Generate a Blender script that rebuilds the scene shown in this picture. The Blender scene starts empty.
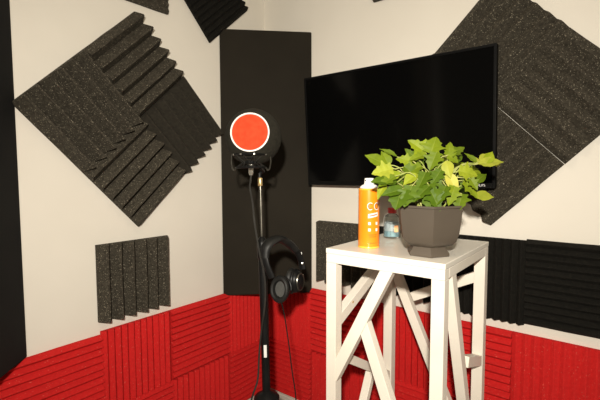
import bpy, bmesh, math, random
from mathutils import Vector, Matrix
from math import pi, sin, cos, radians

S = bpy.context.scene
COL = S.collection

# ---------------------------------------------------------------- camera
CAM = Vector((1.58, -1.685, 1.30))
cd = bpy.data.cameras.new('camera')
cam = bpy.data.objects.new('camera', cd)
COL.objects.link(cam)
S.camera = cam
cd.sensor_width = 36.0
cd.lens = 405.4 / 600 * 36
cd.clip_start = 0.02
FW = Vector((-0.6190, 0.7826, -0.0661))
RT0 = Vector((cos(radians(38.34)), sin(radians(38.34)), 0))
UP0 = RT0.cross(FW).normalized()
r_ = radians(-0.16)
RT = RT0 * cos(r_) + UP0 * sin(r_)
UP = UP0 * cos(r_) - RT0 * sin(r_)
cam.matrix_world = Matrix.Translation(CAM) @ Matrix((RT, UP, -FW)).transposed().to_4x4()

# ---------------------------------------------------------------- light
w = bpy.data.worlds.new('world')
S.world = w
w.use_nodes = True
w.node_tree.nodes['Background'].inputs[0].default_value = (1.0, 0.84, 0.62, 1)
w.node_tree.nodes['Background'].inputs[1].default_value = 0.10

def area(name, loc, target, size, power, col, spread=180):
    l = bpy.data.lights.new(name, 'AREA')
    l.shape = 'DISK'
    l.size = size
    l.energy = power
    l.color = col
    l.spread = radians(spread)
    o = bpy.data.objects.new(name, l)
    COL.objects.link(o)
    o.location = loc
    o.rotation_euler = (Vector(target) - Vector(loc)).to_track_quat('-Z', 'Y').to_euler()
    return o

area('camera_flash', (1.70, -1.93, 1.56), (0.72, -0.50, 1.12), 0.06, 26, (1.0, 0.925, 0.80), 120)
area('overhead_fill', (1.30, -1.10, 2.42), (1.2, -1.0, 0), 0.45, 4, (1.0, 0.84, 0.62))  # added weak warm fill below the ceiling, not a lamp of the room

S.view_settings.view_transform = 'Standard'
S.view_settings.look = 'None'
S.view_settings.gamma = 1
S.view_settings.use_curve_mapping = False
S.view_settings.exposure = 0.0

# ---------------------------------------------------------------- materials
def mat(name, col, rough=0.6, metal=0.0, spec=0.5, **kw):
    m = bpy.data.materials.new(name)
    m.use_nodes = True
    b = m.node_tree.nodes['Principled BSDF']
    b.inputs['Base Color'].default_value = (*col, 1)
    b.inputs['Roughness'].default_value = rough
    b.inputs['Metallic'].default_value = metal
    b.inputs['Specular IOR Level'].default_value = spec
    for k, v in kw.items():
        b.inputs[k.replace('_', ' ')].default_value = v
    return m

def nodes(m):
    nt = m.node_tree
    return nt, nt.nodes, nt.links, nt.nodes['Principled BSDF']

def coord(nt, scale=1.0):
    tc = nt.nodes.new('ShaderNodeTexCoord')
    mp = nt.nodes.new('ShaderNodeMapping')
    mp.inputs['Scale'].default_value = (scale,) * 3 if not isinstance(scale, tuple) else scale
    nt.links.new(tc.outputs['Object'], mp.inputs[0])
    return mp.outputs[0]

def mottled(m, c1, c2, scale=8, detail=4, bump=0.0, bscale=200, bdist=0.001):
    nt, N, L, b = nodes(m)
    co = coord(nt)
    n = N.new('ShaderNodeTexNoise')
    n.inputs['Scale'].default_value = scale
    n.inputs['Detail'].default_value = detail
    L.new(co, n.inputs['Vector'])
    r = N.new('ShaderNodeValToRGB')
    r.color_ramp.elements[0].position = 0.35
    r.color_ramp.elements[1].position = 0.65
    r.color_ramp.elements[0].color = (*c1, 1)
    r.color_ramp.elements[1].color = (*c2, 1)
    L.new(n.outputs['Fac'], r.inputs[0])
    L.new(r.outputs[0], b.inputs['Base Color'])
    if bump:
        n2 = N.new('ShaderNodeTexNoise')
        n2.inputs['Scale'].default_value = bscale
        n2.inputs['Detail'].default_value = 3
        L.new(co, n2.inputs['Vector'])
        bp = N.new('ShaderNodeBump')
        bp.inputs['Strength'].default_value = bump
        bp.inputs['Distance'].default_value = bdist
        L.new(n2.outputs['Fac'], bp.inputs['Height'])
        L.new(bp.outputs[0], b.inputs['Normal'])
    return m

def foam_mat(name, dark, base, fleck, amount=0.5, fscale=230, fpos=0.70, dr=0.3):
    """open-cell foam: soft mottling, pores and bright cell flecks"""
    m = mat(name, base, 0.9, spec=0.2, Diffuse_Roughness=dr)
    nt, N, L, b = nodes(m)
    co = coord(nt)
    n = N.new('ShaderNodeTexNoise'); n.inputs['Scale'].default_value = 90; n.inputs['Detail'].default_value = 6
    L.new(co, n.inputs['Vector'])
    r = N.new('ShaderNodeValToRGB')
    r.color_ramp.elements[0].position = 0.32; r.color_ramp.elements[1].position = 0.68
    r.color_ramp.elements[0].color = (*dark, 1); r.color_ramp.elements[1].color = (*base, 1)
    L.new(n.outputs['Fac'], r.inputs[0])
    n2 = N.new('ShaderNodeTexNoise'); n2.inputs['Scale'].default_value = fscale; n2.inputs['Detail'].default_value = 1.5
    L.new(co, n2.inputs['Vector'])
    r2 = N.new('ShaderNodeValToRGB')
    r2.color_ramp.elements[0].position = fpos - 0.02; r2.color_ramp.elements[1].position = fpos + 0.05
    r2.color_ramp.elements[0].color = (0, 0, 0, 1); r2.color_ramp.elements[1].color = (amount,) * 3 + (1,)
    L.new(n2.outputs['Fac'], r2.inputs[0])
    mx = N.new('ShaderNodeMix'); mx.data_type = 'RGBA'
    L.new(r2.outputs[0], mx.inputs['Factor'])
    L.new(r.outputs[0], mx.inputs['A'])
    mx.inputs['B'].default_value = (*fleck, 1)
    L.new(mx.outputs['Result'], b.inputs['Base Color'])
    bp = N.new('ShaderNodeBump'); bp.inputs['Strength'].default_value = 0.5; bp.inputs['Distance'].default_value = 0.002
    L.new(n.outputs['Fac'], bp.inputs['Height'])
    L.new(bp.outputs[0], b.inputs['Normal'])
    return m

M = {}
M['wall'] = mottled(mat('wall_paint', (0.72, 0.68, 0.62), 0.65, spec=0.3), (0.70, 0.66, 0.585), (0.73, 0.69, 0.615), 3, 3, 0.15, 160)
M['floor'] = mottled(mat('floor', (0.4, 0.37, 0.33), 0.5), (0.36, 0.33, 0.29), (0.44, 0.41, 0.37), 5, 4)
M['ceiling'] = mottled(mat('ceiling_paint', (0.7, 0.67, 0.6), 0.8), (0.68, 0.65, 0.58), (0.72, 0.69, 0.62), 3, 3)
M['skirting'] = mottled(mat('skirting_paint', (0.55, 0.52, 0.46), 0.5), (0.50, 0.47, 0.41), (0.58, 0.55, 0.49), 6, 3)
M['charcoal'] = foam_mat('charcoal_foam', (0.026, 0.022, 0.016), (0.052, 0.045, 0.033), (0.36, 0.32, 0.24), 0.62, 235, 0.65)
M['black_foam'] = foam_mat('black_foam', (0.004, 0.0036, 0.0026), (0.008, 0.007, 0.005), (0.05, 0.05, 0.04), 0.25)
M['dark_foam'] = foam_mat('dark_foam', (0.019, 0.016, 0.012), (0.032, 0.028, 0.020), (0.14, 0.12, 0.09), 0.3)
M['red'] = foam_mat('red_foam', (0.50, 0.012, 0.012), (0.57, 0.016, 0.015), (0.95, 0.35, 0.25), 0.35, 200, 0.70, 0.0)
M['trap'] = mottled(mat('trap_fabric', (0.03, 0.028, 0.023), 0.75, spec=0.15), (0.0125, 0.0098, 0.0060), (0.0160, 0.0128, 0.0080), 5, 4, 0.3, 500, 0.0005)
M['trap_black'] = mottled(mat('trap_black_fabric', (0.008, 0.008, 0.008), 0.85, spec=0.2), (0.006, 0.006, 0.006), (0.010, 0.010, 0.009), 5, 4, 0.3, 500, 0.0005)
M['screen'] = mat('screen_glass', (0.002, 0.002, 0.002), 0.12, spec=0.10)
M['tv_plastic'] = mottled(mat('tv_plastic', (0.01, 0.01, 0.01), 0.4, spec=0.1), (0.003, 0.003, 0.003), (0.004, 0.004, 0.004), 30)
M['print_white'] = mottled(mat('white_print', (0.7, 0.7, 0.68), 0.6), (0.68, 0.68, 0.66), (0.74, 0.74, 0.72), 30)
M['table'] = mottled(mat('table_paint', (0.80, 0.74, 0.64), 0.32, spec=0.5), (0.75, 0.71, 0.63), (0.78, 0.74, 0.66), 6, 4, 0.1, 60)
M['table_wood'] = mottled(mat('table_legs_paint', (0.80, 0.74, 0.64), 0.5), (0.72, 0.67, 0.58), (0.76, 0.71, 0.63), 7, 5, 0.1, 60)
M['knot'] = mottled(mat('wood_knot', (0.45, 0.30, 0.15), 0.6), (0.40, 0.27, 0.13), (0.5, 0.34, 0.18), 60)
M['black_metal'] = mottled(mat('black_metal', (0.012, 0.012, 0.012), 0.38, spec=0.15), (0.005, 0.005, 0.005), (0.008, 0.008, 0.008), 20)
M['dark_steel'] = mottled(mat('dark_steel', (0.22, 0.21, 0.18), 0.3, metal=0.9), (0.09, 0.085, 0.07), (0.15, 0.14, 0.12), 40)
M['silver'] = mottled(mat('silver', (0.6, 0.58, 0.52), 0.3, metal=0.9), (0.55, 0.53, 0.47), (0.65, 0.63, 0.57), 40)
M['brass'] = mottled(mat('brass', (0.70, 0.50, 0.24), 0.35, metal=0.8), (0.62, 0.44, 0.2), (0.75, 0.55, 0.28), 60)
M['cable'] = mottled(mat('cable_rubber', (0.015, 0.015, 0.014), 0.5, spec=0.2), (0.006, 0.006, 0.006), (0.010, 0.010, 0.009), 30)
M['cable_grey'] = mottled(mat('cable_grey', (0.06, 0.06, 0.055), 0.45, spec=0.25), (0.018, 0.017, 0.015), (0.03, 0.029, 0.026), 30)
M['sphere'] = foam_mat('shield_foam', (0.012, 0.011, 0.0075), (0.020, 0.018, 0.013), (0.04, 0.035, 0.03), 0.2)
M['filter_red'] = mottled(mat('filter_mesh', (0.9, 0.05, 0.015), 0.7, spec=0.1), (0.88, 0.043, 0.013), (0.92, 0.055, 0.018), 60, 3, 0.2, 900, 0.0004)
M['filter_white'] = mottled(mat('filter_rim', (0.85, 0.82, 0.78), 0.4), (0.83, 0.80, 0.76), (0.87, 0.84, 0.80), 30)
M['leather'] = mottled(mat('ear_pad', (0.014, 0.014, 0.013), 0.5, spec=0.25), (0.006, 0.006, 0.006), (0.010, 0.010, 0.009), 30, 3, 0.3, 150)
M['grey_cloth'] = mottled(mat('driver_cloth', (0.045, 0.045, 0.042), 0.8), (0.038, 0.038, 0.036), (0.055, 0.055, 0.05), 60)
M['pot'] = mottled(mat('pot_plastic', (0.09, 0.075, 0.06), 0.5, spec=0.4), (0.070, 0.056, 0.042), (0.080, 0.064, 0.048), 6, 3)
M['soil'] = mottled(mat('soil', (0.03, 0.02, 0.012), 0.95), (0.018, 0.012, 0.008), (0.05, 0.034, 0.02), 60, 5, 0.8, 90, 0.004)
M['stem'] = mottled(mat('stem', (0.30, 0.34, 0.08), 0.5), (0.22, 0.28, 0.05), (0.42, 0.42, 0.14), 40)
M['orange'] = mottled(mat('can_orange', (0.93, 0.29, 0.012), 0.28, spec=0.5), (0.90, 0.235, 0.008), (0.92, 0.26, 0.012), 10)
M['orange_dark'] = mottled(mat('can_print_dark', (0.40, 0.11, 0.01), 0.35), (0.36, 0.10, 0.01), (0.44, 0.13, 0.012), 30)
M['can_yellow'] = mottled(mat('can_yellow', (0.93, 0.50, 0.05), 0.3), (0.92, 0.47, 0.04), (0.95, 0.54, 0.07), 30)
M['cap'] = mottled(mat('cap_plastic', (0.85, 0.84, 0.80), 0.35), (0.83, 0.82, 0.78), (0.87, 0.86, 0.82), 20)
M['cap_red'] = mottled(mat('lid_red', (0.45, 0.02, 0.02), 0.4), (0.40, 0.015, 0.015), (0.5, 0.025, 0.025), 20)
M['glass'] = mat('jar_glass', (0.9, 0.95, 0.95), 0.04, Transmission_Weight=1.0, IOR=1.45)
M['wax_blue'] = mottled(mat('contents_blue', (0.30, 0.48, 0.55), 0.4), (0.25, 0.44, 0.52), (0.36, 0.54, 0.60), 20)
M['wax_pale'] = mottled(mat('contents_pale', (0.62, 0.66, 0.68), 0.4), (0.55, 0.60, 0.64), (0.7, 0.72, 0.72), 20)
M['sticker'] = mottled(mat('sticker', (0.9, 0.50, 0.25), 0.5), (0.9, 0.42, 0.18), (0.9, 0.6, 0.35), 60)

def leaf_mat():
    m = mat('leaf', (0.3, 0.5, 0.05), 0.55, spec=0.25)
    nt, N, L, b = nodes(m)
    a = N.new('ShaderNodeAttribute'); a.attribute_name = 'tone'
    sp = N.new('ShaderNodeSeparateColor'); L.new(a.outputs['Color'], sp.inputs[0])
    r = N.new('ShaderNodeValToRGB')
    e = r.color_ramp.elements
    e[0].color = (0.060, 0.115, 0.004, 1); e[1].color = (0.50, 0.47, 0.09, 1)
    q = r.color_ramp.elements.new(0.5); q.color = (0.250, 0.310, 0.012, 1)
    L.new(sp.outputs['Red'], r.inputs[0])
    n = N.new('ShaderNodeTexNoise'); n.inputs['Scale'].default_value = 55; n.inputs['Detail'].default_value = 3
    L.new(coord(nt), n.inputs['Vector'])
    hs = N.new('ShaderNodeMix'); hs.data_type = 'RGBA'; hs.blend_type = 'MULTIPLY'
    r2 = N.new('ShaderNodeValToRGB')
    r2.color_ramp.elements[0].color = (0.62, 0.70, 0.55, 1); r2.color_ramp.elements[1].color = (1.15, 1.1, 1.0, 1)
    L.new(n.outputs['Fac'], r2.inputs[0])
    hs.inputs['Factor'].default_value = 1
    L.new(r.outputs[0], hs.inputs['A']); L.new(r2.outputs[0], hs.inputs['B'])
    vn = N.new('ShaderNodeMix'); vn.data_type = 'RGBA'
    L.new(sp.outputs['Green'], vn.inputs['Factor'])
    L.new(hs.outputs['Result'], vn.inputs['A']); vn.inputs['B'].default_value = (0.38, 0.42, 0.10, 1)
    L.new(vn.outputs['Result'], b.inputs['Base Color'])
    out = N['Material Output']
    tr = N.new('ShaderNodeBsdfTranslucent'); L.new(vn.outputs['Result'], tr.inputs['Color'])
    ms = N.new('ShaderNodeMixShader'); ms.inputs[0].default_value = 0.18
    L.new(b.outputs[0], ms.inputs[1]); L.new(tr.outputs[0], ms.inputs[2]); L.new(ms.outputs[0], out.inputs['Surface'])
    return m
M['leaf'] = leaf_mat()

# ---------------------------------------------------------------- helpers
def link(name, me, m, parent=None):
    o = bpy.data.objects.new(name, me)
    COL.objects.link(o)
    for x in (m if isinstance(m, (list, tuple)) else [m]):
        me.materials.append(x)
    if parent:
        o.parent = parent
    return o

def obj(name, bm, m, parent=None, smooth=False, bevel=0.0, seg=2, angle=35):
    bmesh.ops.recalc_face_normals(bm, faces=bm.faces)
    me = bpy.data.meshes.new(name)
    bm.to_mesh(me); bm.free()
    if smooth:
        me.polygons.foreach_set('use_smooth', [True] * len(me.polygons))
        me.set_sharp_from_angle(angle=radians(angle))
    o = link(name, me, m, parent)
    if bevel:
        b = o.modifiers.new('bevel', 'BEVEL'); b.width = bevel; b.segments = seg; b.limit_method = 'ANGLE'
        b.angle_limit = radians(30); b.harden_normals = False
    return o

def tag(o, label=None, cat=None, group=None, kind=None):
    if label: o['label'] = label
    if cat: o['category'] = cat
    if group: o['group'] = group
    if kind: o['kind'] = kind
    return o

def empty(name, loc, label, cat, group=None, rotz=0):
    o = bpy.data.objects.new(name, None)
    COL.objects.link(o)
    o.empty_display_size = 0.05
    o.location = loc; o.rotation_euler = (0, 0, rotz)
    return tag(o, label, cat, group)

def box(bm, x0, x1, y0, y1, z0, z1, mx=None):
    vs = [bm.verts.new((x, y, z)) for x in (x0, x1) for y in (y0, y1) for z in (z0, z1)]
    for f in ((0, 1, 3, 2), (4, 6, 7, 5), (0, 4, 5, 1), (2, 3, 7, 6), (0, 2, 6, 4), (1, 5, 7, 3)):
        bm.faces.new([vs[i] for i in f])
    if mx is not None:
        for v in vs: v.co = mx @ v.co
    return bm

def prism(bm, pts, z0, z1, mx=None):
    a = [bm.verts.new((x, y, z0)) for x, y in pts]
    b = [bm.verts.new((x, y, z1)) for x, y in pts]
    n = len(pts)
    bm.faces.new(a[::-1]); bm.faces.new(b)
    for i in range(n):
        bm.faces.new((a[i], a[(i + 1) % n], b[(i + 1) % n], b[i]))
    if mx is not None:
        for v in a + b: v.co = mx @ v.co
    return bm

def lathe(bm, prof, seg=32, mx=None, rot=0.0, cap=True):
    """prof: list of (r, z)"""
    rings = []
    for r, z in prof:
        if r < 1e-6:
            rings.append([bm.verts.new((0, 0, z))])
        else:
            rings.append([bm.verts.new((r * cos(rot + 2 * pi * i / seg), r * sin(rot + 2 * pi * i / seg), z)) for i in range(seg)])
    for A, B in zip(rings, rings[1:]):
        for i in range(seg):
            j = (i + 1) % seg
            if len(A) == 1 and len(B) == 1: continue
            if len(A) == 1: bm.faces.new((A[0], B[i], B[j]))
            elif len(B) == 1: bm.faces.new((A[i], A[j], B[0]))
            else: bm.faces.new((A[i], A[j], B[j], B[i]))
    if cap:
        if len(rings[0]) > 1: bm.faces.new(rings[0][::-1])
        if len(rings[-1]) > 1: bm.faces.new(rings[-1])
    if mx is not None:
        for R in rings:
            for v in R: v.co = mx @ v.co
    return bm

def spline(pts, n=8):
    P = [Vector(p) for p in pts]
    P = [P[0] * 2 - P[1]] + P + [P[-1] * 2 - P[-2]]
    out = []
    for i in range(1, len(P) - 2):
        a, b, c, d = P[i - 1:i + 3]
        for k in range(n):
            t = k / n
            out.append(0.5 * ((2 * b) + (c - a) * t + (2 * a - 5 * b + 4 * c - d) * t * t + (3 * b - a - 3 * c + d) * t ** 3))
    out.append(P[-2])
    return out

def tube(bm, pts, rad, seg=8, sx=1.0, sy=1.0, upv=None, closed=False):
    """sweep; rad a number or a function of t in 0..1; sx/sy squash the section"""
    pts = [Vector(p) for p in pts]
    n = len(pts)
    T = []
    for i in range(n):
        if closed: d = pts[(i + 1) % n] - pts[i - 1]
        else: d = pts[min(i + 1, n - 1)] - pts[max(i - 1, 0)]
        T.append(d.normalized())
    u = Vector(upv) if upv else (Vector((0, 0, 1)) if abs(T[0].z) < 0.9 else Vector((1, 0, 0)))
    rings = []
    for i in range(n):
        u = (u - T[i] * u.dot(T[i])).normalized() if not upv else (Vector(upv) - T[i] * Vector(upv).dot(T[i])).normalized()
        v = T[i].cross(u)
        r = rad(i / (n - 1)) if callable(rad) else rad
        rings.append([bm.verts.new(pts[i] + u * (r * sx * cos(2 * pi * k / seg)) + v * (r * sy * sin(2 * pi * k / seg))) for k in range(seg)])
    m = n if closed else n - 1
    for i in range(m):
        A, B = rings[i], rings[(i + 1) % n]
        for k in range(seg):
            j = (k + 1) % seg
            bm.faces.new((A[k], A[j], B[j], B[k]))
    if not closed:
        bm.faces.new(rings[0][::-1]); bm.faces.new(rings[-1])
    return bm

def align(p, axis, up=(0, 0, 1)):
    """matrix whose +Z is axis, placed at p"""
    z = Vector(axis).normalized()
    x = Vector(up).cross(z)
    if x.length < 1e-4: x = Vector((1, 0, 0))
    x.normalize(); y = z.cross(x)
    return Matrix.Translation(Vector(p)) @ Matrix((x, y, z)).transposed().to_4x4()

def bar(bm, a, b, wid, thick, nrm, ca=None, cb=None):
    """rectangular rail from a to b, wid measured in the face plane, thick along nrm.
    ca / cb: plane normals that mitre the ends (the end stays on that plane)"""
    a, b, nrm = Vector(a), Vector(b), Vector(nrm).normalized()
    d = (b - a).normalized()
    s = d.cross(nrm).normalized()
    V = []
    for p, c in ((a, ca), (b, cb)):
        for i, j in ((-1, -1), (1, -1), (1, 1), (-1, 1)):
            q = p + s * (i * wid / 2) + nrm * (j * thick / 2)
            if c is not None:
                c = Vector(c)
                q = q - d * ((q - p).dot(c) / d.dot(c))
            V.append(bm.verts.new(q))
    for f in ((3, 2, 1, 0), (4, 5, 6, 7), (0, 1, 5, 4), (1, 2, 6, 5), (2, 3, 7, 6), (3, 0, 4, 7)):
        bm.faces.new([V[i] for i in f])
    return bm

# ---------------------------------------------------------------- room
def struct(name, bm, m):
    return tag(obj(name, bm, m), kind='structure')

H = 2.45
struct('floor', box(bmesh.new(), -0.12, 2.75, -3.3, 0.12, -0.10, 0.0), M['floor'])
struct('ceiling', box(bmesh.new(), -0.12, 2.75, -3.3, 0.12, H, H + 0.10), M['ceiling'])
struct('wall_left', box(bmesh.new(), -0.12, 0.0, -1.66, 0.12, 0.0, H), M['wall'])
struct('wall_right', box(bmesh.new(), 0.0, 2.75, 0.0, 0.12, 0.0, H), M['wall'])
struct('wall_front', box(bmesh.new(), 0.0, 0.48, -1.66, -1.54, 0.0, H), M['wall'])
bm = prism(bmesh.new(), [(0, 0), (0.012, 0), (0.012, 0.045), (0.006, 0.05), (0, 0.05)], -1.20, -0.012, Matrix(((1, 0, 0, 0), (0, 0, 1, 0), (0, 1, 0, 0), (0, 0, 0, 1))))
struct('baseboard_left', bm, M['skirting'])
bm = prism(bmesh.new(), [(0, 0), (-0.012, 0), (-0.012, 0.045), (-0.006, 0.05), (0, 0.05)], 0.0, 2.7, Matrix(((0, 0, 1, 0), (1, 0, 0, 0), (0, 1, 0, 0), (0, 0, 0, 1))))
struct('baseboard_right', bm, M['skirting'])

# ---------------------------------------------------------------- acoustic foam
LEFT = Matrix(((0, 0, 1, 0), (1, 0, 0, 0), (0, 1, 0, 0), (0, 0, 0, 1)))       # along +Y, up Z, out +X
RIGHT = Matrix(((1, 0, 0, 0), (0, 0, -1, 0), (0, 1, 0, 0), (0, 0, 0, 1)))     # along +X, up Z, out -Y

def foam(wall, cu, cz, wu, wz, teeth, vertical, depth, m, label, cat='foam tile', group=None, rot=0.0, base=0.008, seed=0, lift=0.001):
    """wedge foam tile: wu x wz on the wall, sawtooth ridges running vertically or horizontally"""
    rnd = random.Random(seed)
    bm = bmesh.new()
    L, W = (wz, wu) if vertical else (wu, wz)      # ridge length, width across ridges
    p = W / teeth
    prof = [(-W / 2, 0.0), (-W / 2, base)]
    for i in range(teeth):
        v = -W / 2 + i * p
        tip = depth * (1 + rnd.uniform(-0.05, 0.05))
        c = v + p / 2 + rnd.uniform(-0.04, 0.04) * p
        fl = 0.055 * p
        prof += [(c - fl, tip), (c + fl, tip)]
        if i < teeth - 1:
            prof.append((v + p, base))
    prof += [(W / 2, base), (W / 2, 0.0)]
    ns = 5
    rows = []
    for k in range(ns + 1):
        l = -L / 2 + L * k / ns
        row = []
        for (v, h) in prof:
            jit = rnd.uniform(-1, 1) * 0.0008 if 0 < k < ns else 0
            x, y = (v + jit, l) if vertical else (l, v + jit)
            row.append(bm.verts.new((x, y, h)))
        rows.append(row)
    n = len(prof)
    for A, B in zip(rows, rows[1:]):
        for i in range(n):
            j = (i + 1) % n
            bm.faces.new((A[i], A[j], B[j], B[i]))
    bm.faces.new(rows[0][::-1]); bm.faces.new(rows[-1])
    o = obj('foam_tile', bm, m)
    R = Matrix.Rotation(rot, 4, 'Z')
    o.matrix_world = wall @ Matrix.Translation((cu, cz, lift)) @ R
    return tag(o, label, cat, group)

BIG, FINE, RED = 0.062, 0.024, 0.027

def span(wall, a, b, z0, z1, *k, **kw):
    return foam(wall, (a + b) / 2, (z0 + z1) / 2, b - a, z1 - z0, *k, **kw)

# big charcoal diamond on the left wall: four tiles, square standing on a corner
def diamond(wall, cu, cz, side, depth, tilt, specs):
    q = side / 2
    for i, (du, dv, ridges_v, teeth, label, ex, dr, dd) in enumerate(specs):
        a = radians(45 + tilt)
        u = Vector((cos(a), sin(a))); v = Vector((-sin(a), cos(a)))
        g = 0.5 * q
        c = Vector((cu, cz)) + u * (du * (g + ex)) + v * (dv * g)
        sh = 0.018 if 'top quarter of the big' in label else 0.0
        c -= u * (sh / 2)
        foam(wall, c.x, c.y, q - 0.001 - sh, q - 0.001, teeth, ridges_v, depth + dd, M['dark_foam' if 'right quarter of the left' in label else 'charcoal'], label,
             rot=a + radians(dr), seed=40 + i, group='charcoal tiles of the left wall diamond' if wall is LEFT else 'charcoal tiles of the right wall diamond')
# local axes after the 45 degree turn: u points up-right, v points up-left
diamond(LEFT, -0.773, 1.523, 0.630, 0.052, -1.4, [
    (1, 1, False, 6, 'charcoal wedge foam tile, top quarter of the big diamond on the left wall', 0, 0, 0),
    (-1, 1, True, 6, 'charcoal wedge foam tile, left quarter of the big diamond beside the black panel', 0, 0, 0.021),
    (1, -1, True, 6, 'charcoal wedge foam tile, right quarter of the left wall diamond nearest the pop filter', 0, 0, -0.008),
    (-1, -1, False, 6, 'charcoal wedge foam tile, bottom quarter of the big diamond on the left wall', 0, 0, 0)])
diamond(RIGHT, 1.193, 1.559, 0.655, 0.034, 0.0, [
    (1, 1, False, 6, 'charcoal wedge foam tile, top quarter of the diamond above the television', 0.0, 0, 0),
    (-1, 1, True, 6, 'charcoal wedge foam tile of the right wall diamond, mostly behind the television', 0, 0, 0),
    (1, -1, True, 6, 'charcoal wedge foam tile, right quarter of the diamond beside the television', 0.0015, 0.22, 0),
    (-1, -1, False, 6, 'charcoal wedge foam tile, bottom quarter of the diamond below the television corner', 0, 0, 0.012)])

span(LEFT, -0.962, -0.648, 0.722, 1.026, 6, True, 0.047, M['charcoal'], 'square charcoal foam tile with upright ridges alone under the left wall diamond', seed=1)
foam(LEFT, -0.377, 2.163, 0.336, 0.336, 12, False, FINE, M['black_foam'], 'black tilted foam tile at the top edge above the tall corner panel', rot=radians(42), seed=2)
span(LEFT, -0.93, -0.618, 1.990, 2.305, 12, False, 0.015, M['charcoal'], 'dark foam tile cut by the top of the picture above the left wall diamond', seed=3)
span(RIGHT, 0.678, 0.99, 2.065, 2.375, 6, False, BIG * .6, M['charcoal'], 'dark foam tile whose corner just shows above the television', seed=4)

g = 'black foam tiles in the band under the television'
span(RIGHT, 0.375, 0.680, 0.760, 1.058, 6, True, BIG, M['charcoal'], 'grey-flecked foam tile between the tall corner panel and the white table', group=g, seed=5)
span(RIGHT, 0.682, 0.978, 0.757, 1.056, 6, True, BIG, M['black_foam'], 'black foam tile seen behind the white table top', group=g, seed=6)
span(RIGHT, 0.980, 1.317, 0.733, 1.050, 12, True, FINE, M['black_foam'], 'black foam tile with fine upright ridges just right of the white table', group=g, seed=7)
span(RIGHT, 1.3172, 1.66, 0.738, 1.055, 12, False, FINE, M['black_foam'], 'black foam tile with level ridges at the right edge of the picture', group=g, seed=8)

# red wainscot of foam, ridges alternating like a parquet
g = 'red foam tiles of the upper row'
h = 'red foam tiles of the lower row'
Lx = [(-1.33, -0.957), (-0.955, -0.646), (-0.644, -0.303), (-0.301, -0.002)]
topL = [0.671, 0.684, 0.684, 0.670]
lab = ['red foam tile with level ridges beside the black panel at the left edge',
       'red foam tile with upright ridges under the small charcoal tile',
       'red foam tile with level ridges left of the tall corner panel, upper row',
       'red foam tile with upright ridges below the corner panel, left of the stand, upper row']
for i, (a, b) in enumerate(Lx):
    span(LEFT, a, b, 0.362, topL[i], 11, i % 2 == 1, RED - 0.004 * (i % 2), M['red'], lab[i], group=g, seed=10 + i)
lab = ['red foam tile in the bottom left corner of the picture, lower row',
       'red foam tile with level ridges, lower row, under the upright one below the charcoal tile',
       'red foam tile with upright ridges, lower row, left of the stand',
       'red foam tile with level ridges, lower row, directly left of the microphone stand pole']
for i, (a, b) in enumerate(Lx):
    span(LEFT, a, b, 0.055, 0.3595, 11, i % 2 == 0, RED - 0.003 * (1 - i % 2), M['red'], lab[i], group=h, seed=20 + i)
Rx = [(0.030, 0.330), (0.332, 0.650), (0.652, 0.965), (0.967, 1.279), (1.2792, 1.62)]
lab = ['red foam tile with upright ridges directly below the headphones',
       'red foam tile with level ridges, upper row, behind the left leg of the white table',
       'red foam tile with upright ridges, upper row, seen between the table braces',
       'red foam tile with level ridges, upper row, behind the right leg of the white table',
       'red foam tile with upright ridges at the right edge of the picture']
for i, (a, b) in enumerate(Rx):
    span(RIGHT, a, b, 0.365, 0.698 if i else 0.669, 11, i % 2 == 0, RED - (0.010 if i == 4 else 0), M['red'], lab[i], group=g, seed=30 + i)
lab = ['red foam tile with level ridges, lower row, right of the microphone stand pole',
       'red foam tile with upright ridges, lower row, behind the left leg of the white table',
       'red foam tile with level ridges, lower row, seen between the table braces',
       'red foam tile, lower row, behind the right leg of the white table']
for i, (a, b) in enumerate(Rx[:4]):
    span(RIGHT, a, b, 0.062, 0.3635, 11, i % 2 == 1, RED + 0.002, M['red'], lab[i], group=h, seed=35 + i)

# ---------------------------------------------------------------- corner panels
def trap(x, y, sy, z0, z1, m, label):
    """chamfered fabric-wrapped panel across a corner; (x, y) is the corner"""
    c = 0.330
    pts = [(0.003, c), (c, 0.003), (c - 0.045, 0.003), (0.003, c - 0.045)]
    bm = prism(bmesh.new(), [(x + a, y + sy * b) for a, b in pts], z0, z1)
    o = obj('corner_panel', bm, m, bevel=0.005, seg=3)
    return tag(o, label, 'acoustic panel')
trap(0, 0, -1, 0.673, 2.010, M['trap'], 'tall dark fabric panel across the room corner behind the microphone')
trap(0, -1.534, 1, 0.672, 2.0, M['trap_black'], 'tall black fabric panel at the left edge of the picture')

# ---------------------------------------------------------------- television
tv = empty('television', (0.797, 0, 1.24), 'black flat screen television mounted on the right wall above the table', 'television')
tv.location.y = 0.010; tv.location.z = 1.249; tv.location.x = 0.801; tv.rotation_euler.x = radians(4)
bx0, bx1, bz0, bz1 = -0.430, 0.421, 0.0, 0.511
b = bmesh.new(); box(b, bx0, bx1, -0.095, -0.070, bz0, bz1)
box(b, bx0 + 0.05, bx1 - 0.05, -0.070, -0.058, bz0 + 0.04, bz1 - 0.06)
obj('housing', b, M['tv_plastic'], tv, bevel=0.003)
b = bmesh.new()
for a in ((bx0, bx0 + .010, bz0, bz1), (bx1 - .010, bx1, bz0, bz1), (bx0 + .010, bx1 - .010, bz1 - .010, bz1), (bx0 + .010, bx1 - .010, bz0, bz0 + .020)):
    box(b, a[0], a[1], -0.100, -0.0945, a[2], a[3])
obj('bezel', b, M['tv_plastic'], tv, bevel=0.0015)
b = bmesh.new(); box(b, bx0 + .010, bx1 - .010, -0.0975, -0.0946, bz0 + .020, bz1 - .010)
obj('screen', b, M['screen'], tv)
b = bmesh.new(); box(b, -0.262, -0.090, -0.058, -0.003, 0.14, 0.34)
obj('wall_bracket', b, M['black_metal'], tv, bevel=0.002)

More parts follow.
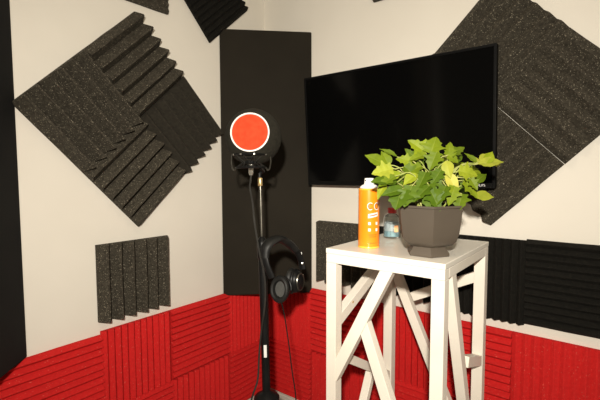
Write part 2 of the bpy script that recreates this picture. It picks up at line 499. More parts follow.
def text(name, body, size, m, parent, mx, depth=0.0004):
    cu = bpy.data.curves.new(name, 'FONT')
    cu.body = body; cu.size = size; cu.extrude = depth
    cu.align_x = 'CENTER'; cu.align_y = 'CENTER'
    t = bpy.data.objects.new('tmp', cu)
    COL.objects.link(t)
    bpy.context.view_layer.update()
    me = bpy.data.meshes.new_from_object(t)
    me.name = name
    bpy.data.objects.remove(t)
    o = link(name, me, m, parent)
    me.transform(mx)
    return o
text('logo', 'PHILIPS', 0.0125, M['print_white'], tv, Matrix.Translation((0.368, -0.1003, 0.0110)) @ Matrix.Rotation(pi / 2, 4, 'X'))

# ---------------------------------------------------------------- white table
TX0, TX1, TY0, TY1, TZ = 0.852, 1.230, -0.633, -0.190, 1.062
tb = empty('side_table', ((TX0 + TX1) / 2, (TY0 + TY1) / 2, 0), 'tall white wooden side table with slanted braces between its legs', 'table')
ox, oy = tb.location.x, tb.location.y
tmx = Matrix.Translation((-ox, -oy, 0))
def tobj(name, bm, m, bevel=0.0015, parent=None):
    for v in bm.verts: v.co = tmx @ v.co
    return obj(name, bm, m, parent or tb, bevel=bevel)
tobj('tabletop', box(bmesh.new(), TX0, TX1, TY0, TY1, TZ - 0.016, TZ), M['table'], 0.002)
b = bmesh.new()
e = 0.001
L_ = 0.037
box(b, TX0 + e, TX1 - e, TY0 + e, TY0 + L_, TZ - 0.045, TZ - 0.0165)
box(b, TX0 + e, TX1 - e, TY1 - L_, TY1 - e, TZ - 0.045, TZ - 0.0165)
box(b, TX0 + e, TX0 + L_, TY0 + L_, TY1 - L_, TZ - 0.045, TZ - 0.0165)
box(b, TX1 - L_, TX1 - e, TY0 + L_, TY1 - L_, TZ - 0.045, TZ - 0.0165)
tobj('apron', b, M['table_wood'])
AZ = TZ - 0.0455
for x in (TX0 + e, TX1 - L_):
    for y in (TY0 + e, TY1 - L_):
        tobj('leg', box(bmesh.new(), x, x + L_ - e, y, y + L_ - e, 0, AZ), M['table_wood'])
fy, by, lx, rx = TY0 + 0.018, TY1 - 0.018, TX0 + 0.018, TX1 - 0.018
FX0, FX1, FY0, FY1 = TX0 + L_, TX1 - L_, TY0 + L_, TY1 - L_
X_, Y_, Z_ = (1, 0, 0), (0, 1, 0), (0, 0, 1)
def brace(a, b_, nrm, wid=0.034, ca=None, cb=None, th=0.030):
    return tobj('brace', bar(bmesh.new(), a, b_, wid, th, nrm, ca, cb), M['table_wood'])
# front face (towards the camera's left)
A0, A1 = Vector((1.060, fy, AZ)), Vector((FX0, fy, 0.672))
brace(A0, A1, Y_, 0.036, Z_, X_)
dA = (A1 - A0).normalized(); sA = Vector((-dA.z, 0, dA.x))
if sA.z > 0: sA = -sA
pB = A0 + dA * ((0.972 - A0.x) / dA.x) + sA * 0.0185
brace(pB, (pB.x + 0.38 * (pB.z - 0.36), fy, 0.36), Y_, 0.034, sA, None)
# left face
k = brace((lx, FY0, 0.824), (lx, FY1, 0.985), X_, 0.036, Y_, Y_)
brace((lx, FY0, 0.708), (lx, FY1, 0.492), X_, 0.030, Y_, Y_)
brace((lx, -0.360, 0.560), (lx, -0.500, 0.30), X_, 0.024, None, None)
# back face
brace((FX0, by, 0.925), (FX1, by, 0.255), Y_, 0.034, X_, X_)
brace((0.968, by, 0.825), (FX1, by, 0.937), Y_, 0.034, None, X_)
# right face
brace((rx, -0.548, AZ), (rx, -0.270, 0.27), X_, 0.034, Z_, None)
brace((rx, -0.385, 0.704), (rx, FY1, 0.650), X_, 0.034, None, Y_)
# a dowel hole in the left brace
bd = bmesh.new(); lathe(bd, [(0.0045, 0), (0.0045, 0.0012)], 12, align((TX0 + 0.0335, -0.52, 0.865), X_))
tobj('screw_hole', bd, M['knot'], 0)
bd = bmesh.new(); lathe(bd, [(0.006, 0), (0.006, 0.0012)], 12, align((TX0 + 0.045 - 0.008, -0.222, 0.545), X_))
bd.free()

# ---------------------------------------------------------------- potted plant
PC = Vector((1.144, -0.530, TZ))
pl = empty('potted_plant', PC, 'bushy yellow-green leafy plant in a brown hexagonal pot on the white table', 'plant')
rot = radians(-61)
b = bmesh.new()
prof = [(0.0, 0.001), (0.0690, 0.001), (0.0700, 0.004), (0.0695, 0.010), (0.0575, 0.026), (0.0565, 0.029), (0.070, 0.036), (0.0815, 0.048), (0.0890, 0.070), (0.0935, 0.105),
        (0.0960, 0.130), (0.0985, 0.150), (0.1010, 0.152), (0.1010, 0.158), (0.0955, 0.158), (0.0925, 0.140), (0.0, 0.138)]
prof = [(r * (0.905 if z < 0.034 else 0.995), z * 0.93) for r, z in prof]
lathe(b, prof, 6, None, rot, cap=False)
obj('pot', b, M['pot'], pl, smooth=True, angle=40, bevel=0.0)
b = bmesh.new()
lathe(b, [(0, 0.129), (0.076, 0.129), (0.074, 0.136), (0.05, 0.139), (0, 0.140)], 24, cap=False)
obj('soil', b, M['soil'], pl, smooth=True)

LEAVES = [
    (-0.097,-0.093,0.263, -0.134,-0.132,0.292, 0.55,0.55,0),
    (-0.086,-0.084,0.258, -0.108,-0.085,0.304, 0.60,0.50,0),
    (-0.073,-0.059,0.284, -0.118,-0.079,0.313, 0.30,0.35,0),
    (-0.068,-0.096,0.249, -0.109,-0.142,0.238, 0.70,0.85,1),
    (-0.053,-0.100,0.213, -0.101,-0.163,0.221, 0.50,0.15,0),
    (-0.082,-0.110,0.210, -0.097,-0.139,0.168, 0.45,0.80,0),
    (-0.037,-0.102,0.194, -0.042,-0.136,0.140, 1.00,0.20,1),
    (-0.033,-0.099,0.193, -0.078,-0.148,0.180, 0.50,0.15,0),
    (-0.033,-0.041,0.272, -0.076,-0.061,0.281, 0.60,0.70,1),
    (-0.008,-0.007,0.295, -0.048,-0.035,0.335, 0.65,0.75,1),
    (0.007,-0.008,0.292, 0.016,0.004,0.343, 1.00,0.60,1),
    (-0.004,-0.017,0.292, -0.038,-0.057,0.274, 0.55,0.60,1),
    (0.027,-0.017,0.296, 0.015,-0.043,0.249, 0.75,0.40,1),
    (0.049,0.012,0.285, 0.083,0.042,0.316, 0.80,0.35,1),
    (0.049,0.012,0.285, 0.050,0.030,0.329, 0.60,0.50,1),
    (0.052,0.002,0.288, 0.080,0.010,0.268, 0.80,0.55,1),
    (0.052,-0.012,0.271, 0.069,-0.028,0.226, 0.60,0.85,0),
    (0.076,0.017,0.243, 0.125,0.043,0.234, 0.75,0.80,1),
    (0.055,-0.012,0.240, 0.090,-0.016,0.177, 0.42,0.95,0),
    (0.099,0.088,0.266, 0.162,0.165,0.272, 0.40,0.90,1),
    (0.112,0.100,0.272, 0.136,0.134,0.301, 0.50,0.90,0),
    (0.106,0.094,0.266, 0.074,0.084,0.299, 0.35,0.40,0),
    (0.102,0.073,0.205, 0.129,0.110,0.240, 0.50,0.40,0),
    (0.087,0.037,0.217, 0.125,0.050,0.167, 0.50,0.65,1),
    (0.102,0.083,0.173, 0.148,0.132,0.167, 0.40,0.90,0),
    (0.090,0.010,0.179, 0.089,-0.019,0.136, 0.80,0.35,1),
    (0.018,-0.057,0.207, 0.039,-0.085,0.135, 0.62,0.22,1),
    (0.009,-0.049,0.240, 0.001,-0.084,0.197, 0.80,0.30,1),
    (0.020,-0.040,0.240, 0.050,-0.045,0.202, 0.80,0.30,1),
    (0.025,-0.065,0.196, 0.063,-0.078,0.139, 0.60,0.15,1),
    (0.025,-0.065,0.202, 0.000,-0.114,0.165, 0.60,0.15,1),
    (-0.010,-0.064,0.235, -0.036,-0.100,0.207, 0.60,0.70,0),
    (-0.008,-0.035,0.257, -0.052,-0.084,0.235, 0.50,0.55,1),
    (0.045,-0.032,0.246, 0.029,-0.062,0.205, 0.60,0.20,1),
    (-0.048,-0.067,0.257, -0.007,-0.051,0.218, 0.60,0.30,1),
    (0.042,-0.013,0.206, 0.062,-0.013,0.159, 0.60,0.10,0),
    (0.114,0.074,0.263, 0.174,0.123,0.274, 0.38,0.85,0),
    (0.131,0.089,0.265, 0.143,0.114,0.300, 0.60,0.70,0),
    (0.061,-0.036,0.202, 0.049,-0.076,0.152, 0.60,0.30,1),
    (-0.012,-0.094,0.202, -0.019,-0.129,0.149, 0.70,0.30,1),
    (0.077,-0.011,0.201, 0.073,-0.044,0.153, 0.60,0.55,1),
    (0.106,0.027,0.223, 0.127,0.028,0.190, 0.60,0.60,1),
    (-0.054,-0.112,0.229, -0.085,-0.152,0.202, 0.50,0.50,1),
    (-0.037,-0.017,0.281, -0.065,-0.024,0.311, 0.50,0.30,1),
    (-0.027,-0.067,0.207, -0.010,-0.070,0.168, 0.60,0.70,0),
    (-0.052,-0.084,0.240, -0.078,-0.119,0.218, 0.50,0.60,0),
    (0.019,0.000,0.274, 0.042,0.003,0.240, 0.60,0.30,1),
    (0.052,0.064,0.266, 0.064,0.089,0.299, 0.50,0.25,0),
    (-0.083,-0.071,0.232, -0.050,-0.061,0.189, 0.60,0.30,1),
    (0.053,0.022,0.212, 0.031,0.003,0.183, 0.60,0.20,1),
    (0.091,0.079,0.231, 0.073,0.049,0.194, 0.60,0.25,1),
    (-0.036,-0.018,0.261, -0.015,0.013,0.287, 0.60,0.20,1),
    (-0.010,0.068,0.201, 0.007,0.091,0.181, 0.64,0.56,1),
    (-0.015,0.085,0.252, -0.026,0.071,0.279, 0.54,0.65,1),
    (0.017,0.142,0.275, 0.020,0.153,0.304, 0.72,0.60,1),
    (0.002,0.105,0.236, 0.029,0.127,0.261, 0.56,0.06,1),
    (0.070,0.153,0.247, 0.098,0.184,0.239, 0.70,0.59,1),
    (-0.086,0.033,0.224, -0.117,0.016,0.209, 0.61,0.03,1),
    (0.068,0.117,0.207, 0.098,0.153,0.199, 0.62,0.14,1),
    (-0.060,0.056,0.207, -0.078,0.035,0.186, 0.76,0.39,1),
    (0.024,0.059,0.234, 0.052,0.075,0.239, 0.72,0.23,1),
    (0.029,0.057,0.184, 0.022,0.054,0.148, 0.83,0.67,1),
    (0.023,0.161,0.217, 0.063,0.196,0.218, 0.83,0.57,1),
    (-0.026,0.061,0.195, -0.026,0.054,0.168, 0.84,0.01,1),
    (0.015,0.133,0.214, 0.044,0.169,0.215, 0.53,0.30,1),
    (0.005,0.041,0.206, 0.009,0.030,0.180, 0.55,0.34,1),
    (-0.001,0.040,0.157, -0.018,0.036,0.125, 0.64,0.33,1),
    (0.003,0.035,0.183, 0.016,0.051,0.154, 0.81,0.35,1),
    (0.041,0.092,0.216, 0.069,0.106,0.222, 0.80,0.04,1),
    (0.038,0.178,0.243, 0.069,0.209,0.237, 0.73,0.52,1),
    (-0.039,0.026,0.222, -0.072,-0.002,0.245, 0.82,0.46,1),
    (-0.003,0.128,0.273, 0.016,0.139,0.303, 0.74,0.65,1),
    (-0.003,0.142,0.227, 0.039,0.185,0.227, 0.52,0.09,1),
    (0.077,0.101,0.232, 0.102,0.127,0.232, 0.70,0.65,1),
    (-0.027,0.116,0.210, -0.038,0.113,0.186, 0.54,0.55,1),
    (0.026,0.156,0.256, 0.048,0.185,0.270, 0.62,0.54,1),
    (-0.071,-0.022,0.215, -0.098,-0.034,0.214, 0.67,0.43,1),
    (0.015,0.130,0.191, 0.048,0.164,0.188, 0.79,0.06,1),
    (-0.088,0.054,0.233, -0.122,0.039,0.228, 0.67,0.07,1),
    (0.035,0.158,0.186, 0.062,0.186,0.166, 0.80,0.05,1),
]
LOB = [(0, 0.03), (.03, .18), (.07, .42), (.12, .36), (.17, .33), (.24, .42), (.32, .62), (.37, .66), (.41, .46), (.48, .34), (.56, .36), (.63, .38), (.67, .27), (.76, .20), (.84, .15), (1, 0.004)]
OVL = [(0, 0.03), (.07, .18), (.16, .34), (.27, .44), (.38, .50), (.50, .48), (.56, .44), (.66, .38), (.74, .30), (.82, .20), (.92, .09), (1, 0.004)]
rnd = random.Random(7)
bl = bmesh.new(); tone = bl.loops.layers.color.new('tone')
bs = bmesh.new()
tocam = (CAM - PC).normalized()
for (x0, y0, z0, x1, y1, z1, wf, yel, lob) in LEAVES:
    a, b_ = Vector((x0, y0, z0)), Vector((x1, y1, z1))
    d = b_ - a; ln = d.length; d.normalize()
    nrm = (tocam + Vector((0, 0, 0.55)) + Vector([rnd.uniform(-.35, .35) for _ in range(3)])).normalized()
    s = d.cross(nrm).normalized(); n = s.cross(d).normalized()
    if n.dot(nrm) < 0: n = -n
    prof = LOB if lob else OVL
    fold = rnd.uniform(0.10, 0.35); droop = rnd.uniform(0.05, 0.22); wav = rnd.uniform(0, 6.28)
    W = ln * wf * 1.12
    grid = []
    for (t, hw) in prof:
        row = []
        for q in (-1, -0.5, -0.05, 0, 0.05, 0.5, 1):
            lat = q * hw * W * (1 if q > 0 else rnd.uniform(.97, 1.0))
            tt = t + (0.05 * abs(q) if 0.1 < t < .9 else 0) * (1 if lob else -0.2)
            h = abs(q) * hw * W * fold - droop * ln * tt * tt + 0.05 * ln * sin(7 * t + wav + 2 * q) * abs(q) * hw + (0.018 * ln * sin(26 * t) * abs(q))
            row.append(bl.verts.new(a + d * (tt * ln) + s * lat + n * h))
        grid.append(row)
    tv_ = min(1, max(0, yel + rnd.uniform(-.08, .08)))
    for A, B in zip(grid, grid[1:]):
        for i in range(6):
            f = bl.faces.new((A[i], A[i + 1], B[i + 1], B[i]))
            f.smooth = True
            rib = 0.4 if i in (2, 3) else 0.0
            for l in f.loops: l[tone] = (tv_, rib, 0, 1)
    # petiole
    rt_ = Vector((rnd.uniform(-.035, .035), rnd.uniform(-.035, .035), 0.132))
    mid = rt_.lerp(a, 0.55) + Vector((0, 0, 0.02 + 0.03 * rnd.random()))
    tube(bs, spline([rt_, mid, a + n * 0.0], 5), lambda t: 0.0019 * (1.15 - 0.5 * t), 5)
fo = obj('foliage', bl, M['leaf'], pl)
fo.data.polygons.foreach_set('use_smooth', [True] * len(fo.data.polygons))
obj('stem', bs, M['stem'], pl, smooth=True)

# ---------------------------------------------------------------- spray can
sc = empty('spray_can', (0.951, -0.534, TZ), 'orange spray can with a white nozzle on the white table', 'spray can')
R_ = 0.0335
b = bmesh.new()
lathe(b, [(0, 0.0012), (R_ - .002, 0.0012), (R_ - .0004, 0.003), (R_, 0.006), (R_, 0.186)], 40, cap=False)
b2 = b
lathe(b2, [(R_, 0.186), (R_ - .0015, 0.189), (R_ - .0035, 0.190)], 40, cap=False)
obj('can_body', b2, M['orange'], sc, smooth=True)
b = bmesh.new(); lathe(b, [(R_ - .0005, 0.0008), (R_ + .0008, 0.001), (R_ + .0008, 0.005), (R_ + .0001, 0.006)], 40, cap=False)
obj('base_rim', b, M['can_yellow'], sc, smooth=True)
b = bmesh.new()
lathe(b, [(R_ + .0002, 0.1845), (R_ + .0010, 0.186), (R_ + .0002, 0.1875)], 40, cap=False)
obj('shoulder_seam', b, M['can_yellow'], sc, smooth=True)
b = bmesh.new()
lathe(b, [(R_ - .0035, 0.1895), (R_ - .005, 0.194), (R_ - .010, 0.199), (0.0165, 0.202), (0.0160, 0.204), (0.0155, 0.208), (0.0145, 0.2195), (0.0135, 0.2215), (0, 0.222)], 32, cap=False)
obj('nozzle_cap', b, M['cap'], sc, smooth=True)
b = bmesh.new(); lathe(b, [(0.0022, 0), (0.0022, 0.002), (0.0008, 0.002)], 10, align((0.0137 * -0.3, -0.0137 * .95, 0.214), (-.3, -.95, 0)))
obj('spray_hole', b, M['black_metal'], sc)

def on_can(bm, ang0, z0, w_, h_, shear=0.0, r=R_ + 0.0005, n=6):
    """curved label patch; ang0 (radians) is its centre seen from above"""
    lo, hi = [], []
    for i in range(n + 1):
        t = i / n - 0.5
        a = ang0 + t * w_ / r
        lo.append(bm.verts.new((r * cos(a), r * sin(a), z0 - h_ / 2 + shear * t)))
        hi.append(bm.verts.new((r * cos(a), r * sin(a), z0 + h_ / 2 + shear * t)))
    for i in range(n):
        bm.faces.new((lo[i], lo[i + 1], hi[i + 1], hi[i]))
def ring_can(bm, ang0, z0, ro, ri, a0=0, a1=2 * pi, r=R_ + 0.0005, n=16):
    I, O = [], []
    for i in range(n + 1):
        t = a0 + (a1 - a0) * i / n
        for rr, Lq in ((ri, I), (ro, O)):
            a = ang0 + rr * cos(t) / r
            Lq.append(bm.verts.new((r * cos(a), r * sin(a), z0 + rr * 1.15 * sin(t))))
    for i in range(n):
        bm.faces.new((I[i], O[i], O[i + 1], I[i + 1]))
face = math.atan2(CAM.y + 0.534, CAM.x - 0.951)      # the side turned to the room
lb = face + radians(24)
b = bmesh.new(); on_can(b, lb, 0.106, 0.034, 0.013, 0.006)
for da in (-0.36, 0.36):
    for z in (0.080, 0.060):
        on_can(b, lb + da, z, 0.008, 0.009)
ring_can(b, lb - 0.28, 0.134, 0.0105, 0.0085, radians(50), radians(310))
ring_can(b, lb + 0.36, 0.134, 0.0105, 0.0085)
obj('label_print', b, M['print_white'], sc)
b = bmesh.new(); ring_can(b, lb - 0.28, 0.134, 0.0084, 0.0050, radians(50), radians(310), R_ + 0.0004)
ring_can(b, lb + 0.36, 0.134, 0.0084, 0.0050, 0, 2 * pi, R_ + 0.0004)
obj('letter_fill', b, M['orange_dark'], sc)
for z, w_ in ((0.044, 0.030), (0.038, 0.024), (0.018, 0.028)):
    b = bmesh.new(); on_can(b, lb, z, w_, 0.002, 0.0, R_ + 0.0004)
    obj('small_print', b, M['orange_dark'], sc)
b = bmesh.new(); on_can(b, lb, 0.106, 0.026, 0.0035, 0.005, R_ + 0.0008)
obj('band_print', b, M['orange_dark'], sc)

# ---------------------------------------------------------------- glass jar
j = empty('glass_jar', (0.925, -0.311, TZ), 'small glass jar with blue contents and a red cap behind the spray can', 'jar')
b = bmesh.new()
lathe(b, [(0, 0.001), (0.029, 0.001), (0.0305, 0.004), (0.0305, 0.070), (0.027, 0.080), (0.014, 0.088), (0.013, 0.095), (0.0118, 0.095), (0.0125, 0.087), (0.0255, 0.0785),
          (0.0288, 0.069), (0.0288, 0.006), (0, 0.005)], 32, cap=False)
obj('jar_body', b, M['glass'], j, smooth=True)
b = bmesh.new(); lathe(b, [(0, 0.0055), (0.0284, 0.0062), (0.0284, 0.026), (0, 0.026)], 32, cap=False)
obj('contents', b, M['wax_blue'], j, smooth=True)
b = bmesh.new(); lathe(b, [(0, 0.0265), (0.0284, 0.0265), (0.0284, 0.055), (0.022, 0.060), (0, 0.060)], 32, cap=False)
obj('contents', b, M['wax_pale'], j, smooth=True)
b = bmesh.new(); on_can(b, face + 0.5, 0.036, 0.018, 0.024, 0, 0.0308)
obj('sticker', b, M['sticker'], j)
b = bmesh.new(); lathe(b, [(0.0, 0.095), (0.016, 0.091), (0.016, 0.108), (0.0145, 0.110), (0, 0.110)], 24, cap=False)
obj('red_cap', b, M['cap_red'], j, smooth=True)

# ---------------------------------------------------------------- microphone stand
BT = Vector((0.600, -0.630, 0.0)); TP = Vector((0.531, -0.597, 1.30))
ax = (TP - BT).normalized()
def P(z): return BT + ax * (z / ax.z)
ms = empty('microphone_stand', BT, 'black microphone stand with a thin upper rod in the room corner', 'microphone stand')
imx = Matrix.Translation(-BT)
def sobj(name, bm, m, parent, off=BT, **k):
    for v in bm.verts: v.co -= off
    return obj(name, bm, m, parent, smooth=True, **k)
sobj('lower_tube', lathe(bmesh.new(), [(0.0155, 0.20), (0.0155, 1.035)], 20, align(BT, ax)), M['black_metal'], ms)
sobj('upper_rod', lathe(bmesh.new(), [(0.0052, 1.03), (0.0052, 1.288)], 14, align(BT, ax)), M['dark_steel'], ms)
b = bmesh.new(); lathe(b, [(0.016, 0.985), (0.0195, 0.99), (0.0195, 1.045), (0.0165, 1.052), (0.010, 1.066), (0.007, 1.068)], 20, align(BT, ax))
sobj('clutch', b, M['black_metal'], ms)
b = bmesh.new(); lathe(b, [(0.007, 1.255), (0.0085, 1.258), (0.0085, 1.283), (0.007, 1.286)], 16, align(BT, ax))
sobj('thread_adapter', b, M['brass'], ms)
b = bmesh.new(); lathe(b, [(0.0155, 0.20), (0.024, 0.22), (0.026, 0.26), (0.026, 0.43), (0.046, 0.445), (0.048, 0.468), (0.040, 0.478), (0.024, 0.486), (0.0155, 0.492)], 20, align(BT, ax))
sobj('tripod_hub', b, M['black_metal'], ms)
for k_ in range(3):
    a = radians(100 + 120 * k_)
    b = bmesh.new()
    h0 = P(0.44) + Vector((cos(a), sin(a), 0)) * 0.022
    f0 = Vector((BT.x + 0.29 * cos(a), BT.y + 0.29 * sin(a), 0.012))
    tube(b, [h0, h0.lerp(f0, .5), f0], 0.008, 10)
    lg = sobj('leg', b, M['black_metal'], ms)
    b = bmesh.new(); tube(b, [h0.lerp(f0, .93), f0.lerp(h0, -.004) + Vector((0, 0, -0.001))], 0.0115, 10)
    sobj('rubber_foot', b, M['cable'], lg)
b = bmesh.new()
d0 = (CAM - P(0.64)); d0.z = 0; d0.normalize(); sd = Vector((-d0.y, d0.x, 0))
mxl = Matrix((sd, ax, sd.cross(ax))).transposed().to_4x4()
for i in range(1):
    n = 6; lo = []; hi = []
    for t in range(n + 1):
        a = -0.35 + 0.7 * t / n
        off = (d0 * cos(a) + sd * sin(a)) * 0.0158
        lo.append(b.verts.new(P(0.622) + off)); hi.append(b.verts.new(P(0.668) + off))
    for t in range(n): b.faces.new((lo[t], lo[t + 1], hi[t + 1], hi[t]))
sobj('sticker', b, M['print_white'], ms)

# ---------------------------------------------------------------- microphone in its foam ball
SC = Vector((0.507, -0.605, 1.433)); SR = 0.104
mic = empty('studio_microphone', Vector((0.522, -0.606, 1.29)), 'microphone inside a round black foam shield with a red pop filter on front', 'microphone')
MO = mic.location.copy()
fd = (-FW + RT * -0.03 + UP * 0.05).normalized()
b = bmesh.new()
prof = []
c0 = 0.079
for i in range(25):
    t = pi * i / 24
    z = -SR * cos(t); r = SR * sin(t)
    if z > c0: break
    prof.append((max(r, 0), z))
rr = math.sqrt(SR ** 2 - c0 ** 2)
prof += [(rr, c0), (rr - .004, c0 + .003), (0, c0 + 0.003)]
lathe(b, prof, 48, align(SC, fd), cap=False)
sobj('foam_shield', b, M['sphere'], mic, MO)
b = bmesh.new(); lathe(b, [(0, 0.0), (0.0636, 0.0), (0.0636, 0.004), (0, 0.0058)], 48, align(SC + fd * (c0 + .0035), fd), cap=False)
pf = sobj('pop_filter', b, M['filter_red'], mic, MO)
b = bmesh.new(); lathe(b, [(0.0636, 0.0), (0.0685, 0.0), (0.0692, 0.003), (0.0685, 0.007), (0.0648, 0.008), (0.0632, 0.0055), (0.0636, 0.0)], 48, align(SC + fd * (c0 + .0032), fd), cap=False)
sobj('filter_rim', b, M['filter_white'], mic, MO)
MC = Vector((0.522, -0.634, 1.345))
b = bmesh.new(); lathe(b, [(0.010, -0.008), (0.022, -0.006), (0.0245, 0.0), (0.0245, 0.055), (0.0, 0.055)], 28, align(MC + Vector((0, 0, -0.005)), Z_), cap=False)
sobj('microphone_body', b, M['black_metal'], mic, MO)
b = bmesh.new(); lathe(b, [(0.0, -0.052), (0.0068, -0.052), (0.0078, -0.046), (0.0092, -0.044), (0.0092, -0.012), (0.0, -0.012)], 20, align(MC, Z_), cap=False)
sobj('plug', b, M['silver'], mic, MO)
def circ(c, r, n=32, ph=0.0, zf=0.0):
    return [Vector(c) + Vector((r * cos(2 * pi * i / n + ph), r * sin(2 * pi * i / n + ph), zf * sin(4 * pi * i / n))) for i in range(n)]
def mobj(name, fn, m):
    b = bmesh.new(); fn(b); return sobj(name, b, m, sm, SO)
sm = empty('shock_mount', Vector((0.519, -0.606, 1.283)), 'black wire cradle shock mount gripping the microphone under the foam ball', 'shock mount')
SO = sm.location.copy()
def f1(b):
    tube(b, circ(MC + Vector((0, 0, 0.010)), 0.0345), 0.0035, 8, closed=True)
    tube(b, circ(MC + Vector((0, 0, -0.020)), 0.0300), 0.0035, 8, closed=True)
mobj('inner_ring', f1, M['black_metal'])
def f2(b):
    tube(b, circ(MC + Vector((0, 0, 0.022)), 0.060), 0.0036, 8, closed=True)
    tube(b, circ(MC + Vector((0, 0, -0.024)), 0.054), 0.0036, 8, closed=True)
mobj('outer_ring', f2, M['black_metal'])
def f3(b):
    for i in range(10):
        a0 = 2 * pi * i / 10
        for s_ in (-1, 1):
            p0 = MC + Vector((0.060 * cos(a0), 0.060 * sin(a0), 0.022)); p1 = MC + Vector((0.031 * cos(a0 + .3 * s_), 0.031 * sin(a0 + .3 * s_), -0.006))
            p2 = MC + Vector((0.054 * cos(a0 + .1 * s_), 0.054 * sin(a0 + .1 * s_), -0.024))
            tube(b, [p0, p1, p2], 0.0013, 5)
mobj('elastic_cord', f3, M['cable_grey'])
for s_ in (-1, 1):
    def f4(b, s_=s_):
        r = RT0 * s_
        tube(b, spline([MC + r * .058 + Vector((0, 0, .022)), MC + r * .068 + Vector((0, 0, .026)), MC + r * .072 + Vector((0, 0, 0.0)), MC + r * .068 + Vector((0, 0, -.026)),
                        MC + r * .060 + Vector((0, 0, -.034)), MC + r * .055 + Vector((0, 0, -.024))], 6), 0.0028, 8)
    mobj('wire_arm', f4, M['dark_steel'])
def f5(b):
    q = P(1.30)
    tube(b, spline([P(1.276) , P(1.298), q + RT0 * .012 + Vector((0, 0, .008)), MC + RT0 * .036 + Vector((0, 0, -.026)) - Vector(FW) * .02], 6), 0.0065, 10)
mobj('swivel', f5, M['black_metal'])
for t in range(8):
    a = 2 * pi * t / 8 + .2
    def f6(b):
        lathe(b, [(0.0, 0), (0.0035, 0.001), (0.0035, .005), (0, .006)], 10, align(MC + Vector((0.0605 * cos(a), 0.0605 * sin(a), 0.022)), (cos(a), sin(a), 0)), cap=False)
    mobj('cord_clip', f6, M['silver'])

# cables
def cable(pts, r, m, label):
    b = bmesh.new(); tube(b, spline(pts, 8), r, 8)
    c = Vector(pts[0])
    for v in b.verts: v.co -= c
    o = obj('cable', b, m, smooth=True); o.location = c
    return tag(o, label, 'cable')
cable([(0.522, -0.634, 1.294), (0.520, -0.636, 1.268), (0.519, -0.638, 1.25), (0.526, -0.632, 1.191), (0.540, -0.637, 1.121), (0.560, -0.645, 1.064), (0.574, -0.645, 1.006), (0.585, -0.640, 0.955), (0.592, -0.638, 0.896),
       (0.590, -0.640, 0.82), (0.576, -0.645, 0.725), (0.564, -0.645, 0.629), (0.560, -0.650, 0.54), (0.545, -0.670, 0.463), (0.53, -0.70, 0.30), (0.53, -0.72, 0.12), (0.55, -0.75, 0.02), (0.62, -0.80, 0.006), (0.70, -0.86, 0.006)], 0.0034, M['cable_grey'],
      'microphone cable running down from the silver plug along the stand')
cable([(0.652, -0.636, 0.868), (0.655, -0.620, 0.835), (0.650, -0.599, 0.78), (0.665, -0.595, 0.683), (0.677, -0.593, 0.593), (0.693, -0.59, 0.485), (0.70, -0.59, 0.30), (0.71, -0.60, 0.10), (0.73, -0.63, 0.012), (0.80, -0.70, 0.005)], 0.0022, M['cable'],
      'thin black cable hanging from the headphones in front of the red foam')

# ---------------------------------------------------------------- headphones
hp = empty('headphones', (0.60, -0.60, 1.04), 'black over-ear headphones hanging from the microphone stand', 'headphones')
HO = hp.location.copy()
band = [(0.628, -0.642, 0.928), (0.610, -0.650, 0.974), (0.601, -0.648, 1.011), (0.600, -0.638, 1.040), (0.603, -0.613, 1.056), (0.612, -0.580, 1.060), (0.623, -0.547, 1.042), (0.635, -0.515, 1.009), (0.645, -0.498, 0.969), (0.650, -0.495, 0.935)]
bs_ = spline(band, 6)
side = Vector((0.80, 0.30, 0)).normalized()
b = bmesh.new(); tube(b, bs_[10:-12], lambda t: 0.016 * (0.75 + 0.4 * sin(pi * t)), 12, sx=1.25, sy=0.75, upv=side)
sobj('headband_pad', b, M['leather'], hp, HO)
b = bmesh.new(); tube(b, [p + Vector((0, 0, 0.003)) for p in bs_], 0.0105, 10, sx=1.25, sy=0.55, upv=side)
sobj('headband', b, M['black_metal'], hp, HO)
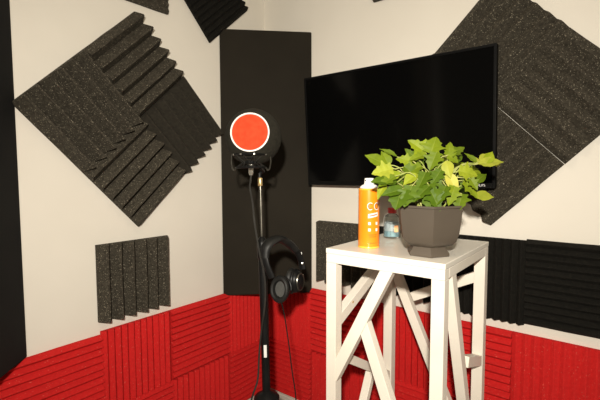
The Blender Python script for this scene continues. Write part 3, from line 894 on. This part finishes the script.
cupL, cupR = Vector((0.648, -0.614, 0.889)), Vector((0.652, -0.544, 0.903))
for c, a, cl in ((cupL, (-RT0 * 0.45 - FW * 0.8 + Vector((0, 0, 0.1))).normalized(), 'black_metal'), (cupR, (-RT0 * 0.85 + FW * 0.5).normalized(), 'dark_steel')):
    # the ear side of each cup faces along a
    mxc = align(c, a)
    sq = mxc @ Matrix.Diagonal((0.92, 1.16, 1.08, 1.0))
    b = bmesh.new(); lathe(b, [(0, -0.024), (0.022, -0.023), (0.031, -0.018), (0.036, -0.008), (0.037, 0.002), (0, 0.002)], 32, sq, cap=False)
    cup = sobj('ear_cup', b, M['black_metal'], hp, HO)
    b = bmesh.new(); lathe(b, [(0.036, 0.002), (0.0405, 0.006), (0.042, 0.012), (0.039, 0.018), (0.033, 0.020), (0.027, 0.018), (0.024, 0.010), (0.024, 0.003)], 32, sq, cap=False)
    sobj('ear_pad', b, M['leather'], hp, HO)
    b = bmesh.new(); lathe(b, [(0, 0.006), (0.0245, 0.006), (0.0245, 0.003)], 28, sq, cap=False)
    sobj('driver_cloth', b, M['grey_cloth'], hp, HO)
    b = bmesh.new(); lathe(b, [(0.024, -0.0235), (0.027, -0.0245), (0.029, -0.0215)], 32, sq, cap=False)
    sobj('trim_ring', b, M[cl], hp, HO)
    # yoke: half ring gripping the cup
    b = bmesh.new()
    up_ = (Vector((0, 0, 1)) - a * a.z).normalized(); sd_ = a.cross(up_)
    tube(b, [c + up_ * (0.043 * sin(t)) + sd_ * (0.036 * cos(t)) - a * 0.006 for t in [pi * q / 12 for q in range(13)]], 0.0035, 8)
    sobj('yoke', b, M['black_metal'], hp, HO)
b = bmesh.new(); box(b, -0.006, 0.006, -0.004, 0.004, -0.002, 0.0, align(Vector((0.648, -0.506, 1.000)), -FW))
sobj('size_mark', b, M['print_white'], hp, HO)
b = bmesh.new(); lathe(b, [(0, 0), (0.004, 0), (0.004, 0.003), (0, 0.004)], 12, align(Vector((0.655, -0.503, 0.962)), -FW), cap=False)
sobj('screw', b, M['silver'], hp, HO)
